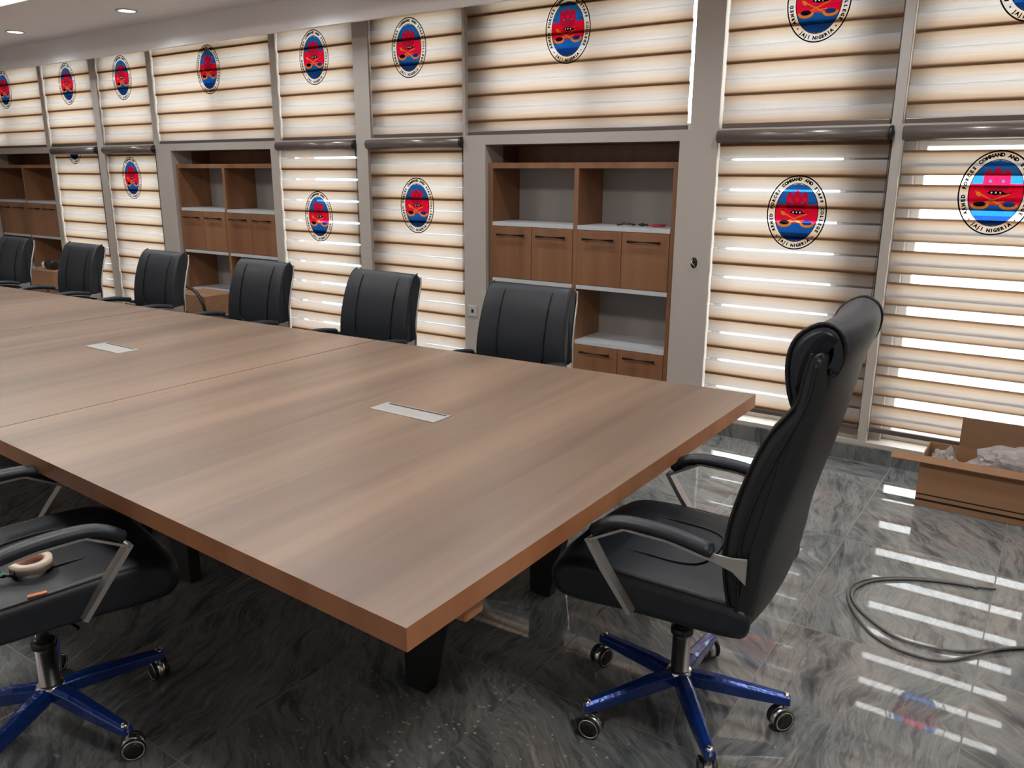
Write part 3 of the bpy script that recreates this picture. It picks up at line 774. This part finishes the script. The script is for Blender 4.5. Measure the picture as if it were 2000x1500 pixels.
    tube(bm, smooth_line([(-.13, .30, .538), (-.13, .1, .560), (-.13, -.04, .557), (-.08, -.09, .556), (.08, -.09, .556), (.13, -.04, .557), (.13, .1, .560), (.13, .30, .538)]), .0030, 6)
    obj('seat_piping', bm, M['pipe'], se)
    # backrest
    if high:
        front = [(-.245, .470), (-.222, .505), (-.203, .576), (-.192, .65), (-.190, .70), (-.200, .785), (-.230, .90), (-.270, 1.01), (-.312, 1.067), (-.332, 1.10), (-.338, 1.16), (-.350, 1.215)]
        rear = [(-.392, 1.235), (-.402, 1.19), (-.394, 1.10), (-.378, 1.02), (-.354, .91), (-.320, .78), (-.298, .68), (-.290, .60), (-.280, .53), (-.262, .472)]
        wf = lambda z: 1.0 - .05*max(0, (z-.95)/.3) - .05*max(0, (.62-z)/.15)
        r = .035
    else:
        front = [(-.235, .50), (-.205, .56), (-.195, .65), (-.205, .76), (-.235, .88), (-.270, .965), (-.300, 1.005), (-.335, 1.020)]
        rear = [(-.370, 1.005), (-.372, .95), (-.335, .84), (-.300, .72), (-.290, .60), (-.290, .52), (-.262, .485)]
        wf = lambda z: 1.03 - .10*max(0, (z-.60)/.42) - .03*max(0, (.60-z)/.10)
        r = .022
    bm = bmesh.new(); slab(bm, smooth_poly(front+rear), HW, r, wf, bow=lambda u, z: .018*u*u); bk = obj('backrest', bm, M['leather_side' if high else 'leather'], t)
    bm = bmesh.new()
    for s in (-1, 1):
        pts = [(s*(HW-.004)*wf(z), y+.017-(.012), z) for y, z in front[1:]]
        tube(bm, smooth_line(pts), .0045, 6)
        # second side seam halfway through the thickness
        if high:
            mid = [(-.245, .50), (-.247, .60), (-.240, .72), (-.272, .86), (-.325, 1.0), (-.368, 1.10), (-.376, 1.19)]
            tube(bm, smooth_line([(s*(HW+.0005)*wf(z), y+.018, z) for y, z in mid]), .0036, 6)
    # inner panel seam on the front face
    def fy(z, x=.15): return lerp_profile(front, z)+.0030+.018*(x/HW)**2
    zt = .99 if not high else 1.07
    path = []
    for k in range(13): z = zt-(zt-.66)*k/12; path.append((-.150, fy(z), z))
    for k in range(1, 9): a = PI+k*PI/2/8; path.append((-.150+.06+.06*math.cos(a), fy(.66+.06*math.sin(a)), .66+.06*math.sin(a)))
    path += [(x, fy(.60, x), .60) for x in (-.05, 0, .05)]
    path = path + [(-x, y, z) for x, y, z in path[:-3][::-1]]
    tube(bm, path, .0042, 6)
    obj('seam_piping', bm, M['pipe'], bk)
    if high:
        hp = [(-.352, 1.055), (-.328, 1.10), (-.316, 1.16), (-.316, 1.205), (-.328, 1.243), (-.352, 1.268), (-.385, 1.284), (-.417, 1.276), (-.436, 1.25), (-.438, 1.21), (-.422, 1.165), (-.410, 1.17), (-.418, 1.21), (-.414, 1.236), (-.395, 1.242), (-.368, 1.19), (-.362, 1.12)]
        bm = bmesh.new(); slab(bm, smooth_poly(hp), HW-.022, .020, bow=lambda u, z: .018*u*u+.010); hd = obj('headrest', bm, M['leather'], t)
        for s in (-1, 1):
            bm = bmesh.new(); q = smooth_poly(hp, 1)
            tube(bm, [(s*(HW-.028), y+.026, z) for y, z in q], .005, 6, closed=True)
            obj('headrest_piping', bm, M['pipe'], hd)
    else:
        for s in (-1, 1):
            bm = bmesh.new()
            tube(bm, smooth_line([(s*(HW+.004)*wf(z), y+.020, z) for y, z in [(-.262, .50), (-.285, .60), (-.290, .72), (-.322, .84), (-.362, .95), (-.366, 1.0)]]), .006, 8)
            obj('back_frame', bm, M['chrome'], t)
    # arm rests
    az = -.010 if high else armz
    for s in (-1, 1):
        ar = bpy.data.objects.new('armrest', None); C.objects.link(ar); ar.parent = t
        x = s*(HW+.016)
        bm = bmesh.new()
        P = smooth_line([(x, -.165, .705+az), (x, -.05, .727+az), (x, .07, .728+az), (x, .125, .712+az), (x, .165, .680+az)], 2)
        n = len(P); rr = [.025 if 0 < i < n-1 else .012 for i in range(n)]
        tube(bm, P, rr, 12, rz=.72)
        obj('arm_pad', bm, M['leather'], ar)
        # chrome band under the pad, corner, and tapering plate to the seat
        bm = bmesh.new()
        def band(pts, ws, th=.0035):
            rings = []
            for (y, z), w in zip(pts, ws): rings.append((y, z, w))
            prev = None
            for i, (y, z, w) in enumerate(rings):
                a = rings[max(i-1, 0)]; b = rings[min(i+1, len(rings)-1)]
                dy, dz = b[0]-a[0], b[1]-a[1]; L = math.hypot(dy, dz); ny, nz = -dz/L*th, dy/L*th
                cur = [bm.verts.new((x+q*w, y+m*ny, z+m*nz)) for q, m in ((-1, -1), (1, -1), (1, 1), (-1, 1))]
                if prev:
                    for j in range(4): bm.faces.new((prev[j], prev[(j+1) % 4], cur[(j+1) % 4], cur[j]))
                else: bm.faces.new(cur[::-1])
                prev = cur
            bm.faces.new(prev)
        band([(-.165, .690+az), (-.05, .710+az), (.07, .712+az), (.175, .655+az)], [.017, .018, .018, .018])
        band([(.178, .660+az), (.130, .575), (.045, .460)], [.018, .018, .015], .007)
        obj('arm_frame', bm, M['satin'], ar)
        # flared bracket joining the back
        bm = bmesh.new(); xo = x+s*.006
        pr_ = [(y, z+az) for y, z in [(-.150, .700), (-.150, .682), (-.215, .664), (-.250, .637), (-.250, .708), (-.215, .702)]]
        a = [bm.verts.new((xo+.004, y, z)) for y, z in pr_]; b = [bm.verts.new((xo-.004-s*.014, y, z)) for y, z in pr_]
        for j in range(len(pr_)): bm.faces.new((a[j], a[(j+1) % 6], b[(j+1) % 6], b[j]))
        bm.faces.new(a); bm.faces.new(b); obj('bracket', bm, M['satin'], ar, .002)
    return t

ex = make_chair('high-backed black leather chair with rolled headrest at the end of the table', None, 'high', 0)
ex.location = (-.79, 2.065, 0)
ROT = math.radians(90+2)
ex.rotation_euler = (0, 0, ROT)

GR = 'black meeting chairs along the window side of the table'
m0 = make_chair('medium-back black chair right in front of the nearest bookcase', GR, 'mid', .35, -.070)
row = [(-2.36, 3.32, 180+1.0, None),
       (-3.43, 3.30, 180-1.0, 'black chair in the window row just left of the one before the nearest bookcase'),
       (-4.53, 3.28, 180-2.0, 'black chair in the window row in front of the middle bookcase, near its right frame'),
       (-5.68, 3.27, 180-2.0, 'black chair in the window row directly left of the carton with a looped black cord'),
       (-6.80, 3.26, 180-1.0, 'black chair in the window row below the two narrow far blinds'),
       (-7.93, 3.24, 180-1.0, 'black chair in the window row cut by the left edge of the picture')]
for i, (x, y, a, lb) in enumerate(row):
    o = m0 if i == 0 else dup(m0)
    o.location = (x, y, 0); o.rotation_euler = (0, 0, math.radians(a))
    if lb: o['label'] = lb
nl = make_chair('black chair on the near side of the table, tape roll on seat', None, 'mid', .35, -.022)
NLX, NLY, NLA = -2.285, .935, math.radians(-12)
nl.location = (NLX, NLY, 0); nl.rotation_euler = (0, 0, NLA)

# things on the near chair's seat
def on_nl(x, y): 
    c, s = math.cos(NLA), math.sin(NLA); return (NLX+x*c-y*s, NLY+x*s+y*c)
tx, ty = on_nl(.110, -.02)
t = thing('tape_roll', 'roll of pale masking tape lying on the near chair seat', 'tape', (tx, ty, .565), .4)
bm = bmesh.new(); lathe(bm, [(.034, 0), (.052, 0), (.052, .024), (.034, .024), (.034, 0)], 28); obj('tape', bm, M['tape'], t)
bm = bmesh.new(); lathe(bm, [(.031, .001), (.034, .001), (.034, .023), (.031, .023), (.031, .001)], 28); obj('core', bm, M['tapec'], t)
tx, ty = on_nl(.115, -.115)
t = thing('marker_pen', 'small green marker beside the tape roll on the near chair seat', 'marker', (tx, ty, .566), .9)
bm = bmesh.new(); tube(bm, [(-.045, 0, .008), (.03, 0, .008)], .008, 12); obj('barrel', bm, M['green'], t)
bm = bmesh.new(); tube(bm, [(.03, 0, .008), (.055, 0, .008)], .0085, 12); obj('cap', bm, M['blackp'], t)
tx, ty = on_nl(.264, -.045)
t = boxes('paper_tag', [(-.022, .022, -.006, .006, 0, .003)], M['orange']); t.location = (tx, ty, .556); t.rotation_euler = (0, 0, NLA+1.45)
tag(t, 'small orange tag on the piping of the near chair seat', 'tag')

# ------------------------------------------------------------------ cartons, cable, cord
t = thing('open_carton', 'large open brown carton below the right-hand blind with plastic inside', 'box', (0, 0, 0))
x0, x1, y0, y1, h = -.452, 1.05, 4.245, 4.56, .245
boxes('carton_body', [(x0, x1, y0, y0+.006, 0, h), (x0, x1, y1-.006, y1, 0, h), (x0, x0+.006, y0+.006, y1-.006, 0, h), (x1-.006, x1, y0+.006, y1-.006, 0, h), (x0+.006, x1-.006, y0+.006, y1-.006, 0, .006)], M['carton'], t)
boxes('stripe_and_lip_shadow', [(x0, x1, y0-.0012, y0, .028, .038), (x0, x1, y0-.0012, y0, .058, .064)], M['black'], t)  # thick lower strip stands for the box lip's shadow gap, painted black
bm = bmesh.new(); quad_box(bm, x0-.13, x1, -.05, 0, -.003, .003, 0, Matrix.Translation((0, y0+.012, h+.010)) @ Matrix.Rotation(math.radians(25), 4, 'X')); f1 = obj('front_flap', bm, M['carton'], t)
bm = bmesh.new(); quad_box(bm, -.318, x1, -.003, .003, 0, .155, 0, Matrix.Translation((0, y1-.003, h)) @ Matrix.Rotation(math.radians(-4), 4, 'X')); obj('rear_flap', bm, M['carton_in'], t)

def crumple(name, label, cx, cy, cz, sx, sy, sz, seed):
    rnd = random.Random(seed); bm = bmesh.new()
    bmesh.ops.create_icosphere(bm, subdivisions=4, radius=1)
    from mathutils import noise
    for v in bm.verts:
        p = v.co.copy(); d = noise.noise(p*2.2+Vector((seed, 0, 0)))*.35 + noise.noise(p*5+Vector((0, seed, 0)))*.16
        v.co = Vector((p.x*sx, p.y*sy, p.z*sz))*(1+d)
    o = obj(name, bm, M['bag']); o.location = (cx, cy, cz); return tag(o, label, 'plastic bag')
crumple('plastic_bag', 'crumpled clear plastic bag heaped in the right part of the open carton', -.06, 4.40, .215, .19, .105, .105, 3)
crumple('plastic_bag', 'thin clear plastic sheet in the left end of the open carton', -.36, 4.42, .155, .07, .10, .10, 8)

def carton(loc, sx, sy, sz, rz, label):
    t = thing('carton', label, 'box', loc, rz)
    boxes('carton_body', [(-sx/2, sx/2, -sy/2, sy/2, 0, sz)], M['carton'], t, .003)
    boxes('tape_strip', [(-sx/2-.001, sx/2+.001, -.025, .025, sz, sz+.001)], M['carton_in'], t)
    boxes('printed_mark', [(-sx*.30, -sx*.1, -sy/2-.001, -sy/2, sz*.62, sz*.72), (sx*.12, sx*.22, -sy/2-.001, -sy/2, sz*.60, sz*.70)], M['black'], t)
    return t
carton((-9.13, 4.45, 0), .42, .30, .56, .05, 'brown carton by the far bookcase between the two leftmost chairs')
carton((-6.40, 4.40, 0), .48, .32, .545, .0, 'brown carton with a looped black cord beside the middle bookcase')
bm = bmesh.new(); tube(bm, smooth_line([(-6.72, 4.22, .58), (-6.62, 4.20, .63), (-6.42, 4.19, .64), (-6.25, 4.19, .61), (-6.14, 4.18, .54), (-6.10, 4.19, .42), (-6.13, 4.20, .2), (-6.2, 4.15, .02)]), .014, 8)
tag(obj('power_cord', bm, M['cablek']), 'thick black cord looped over the carton beside the middle bookcase', 'cord')
t = thing('tool_pouch', 'small dark bundle with a white cap lying on the far carton', 'pouch', (-9.16, 4.42, .562))
bm = bmesh.new(); tube(bm, smooth_line([(-.06, 0, .05), (0, .01, .06), (.10, .0, .05)]), [.03]+[.052]*8+[.035], 10); obj('pouch', bm, M['blackp'], t)
bm = bmesh.new(); lathe(bm, [(0, 0), (.03, 0), (.03, .055), (.012, .075), (0, .075)], 14, Matrix.Translation((-.13, 0, 0))); obj('cap', bm, M['shelf'], t)

cable = [(.30, 3.22), (.16, 3.12), (.077, 3.063), (-.024, 2.97), (-.111, 2.894), (-.219, 2.864), (-.301, 2.865), (-.401, 2.939), (-.485, 3.036), (-.512, 3.137), (-.466, 3.27), (-.33, 3.376), (-.206, 3.427), (-.12, 3.45), (-.10, 3.44)]
cable2 = [(.30, 3.215), (.12, 3.085), (.02, 3.0), (-.065, 2.904), (-.146, 2.797), (-.258, 2.785), (-.361, 2.823), (-.43, 2.905), (-.50, 3.03), (-.528, 3.14), (-.475, 3.282), (-.34, 3.39), (-.21, 3.437), (-.10, 3.455), (-.04, 3.477)]
bm = bmesh.new()
tube(bm, smooth_line([(x, y, .0065) for x, y in cable]), .0055, 8); tube(bm, smooth_line([(x, y, .006 if i not in (2, 9) else .018) for i, (x, y) in enumerate(cable2)]), .0050, 8)
tag(obj('loose_cable', bm, M['cable']), 'grey cable lying in a loop on the marble floor at the right', 'cable')
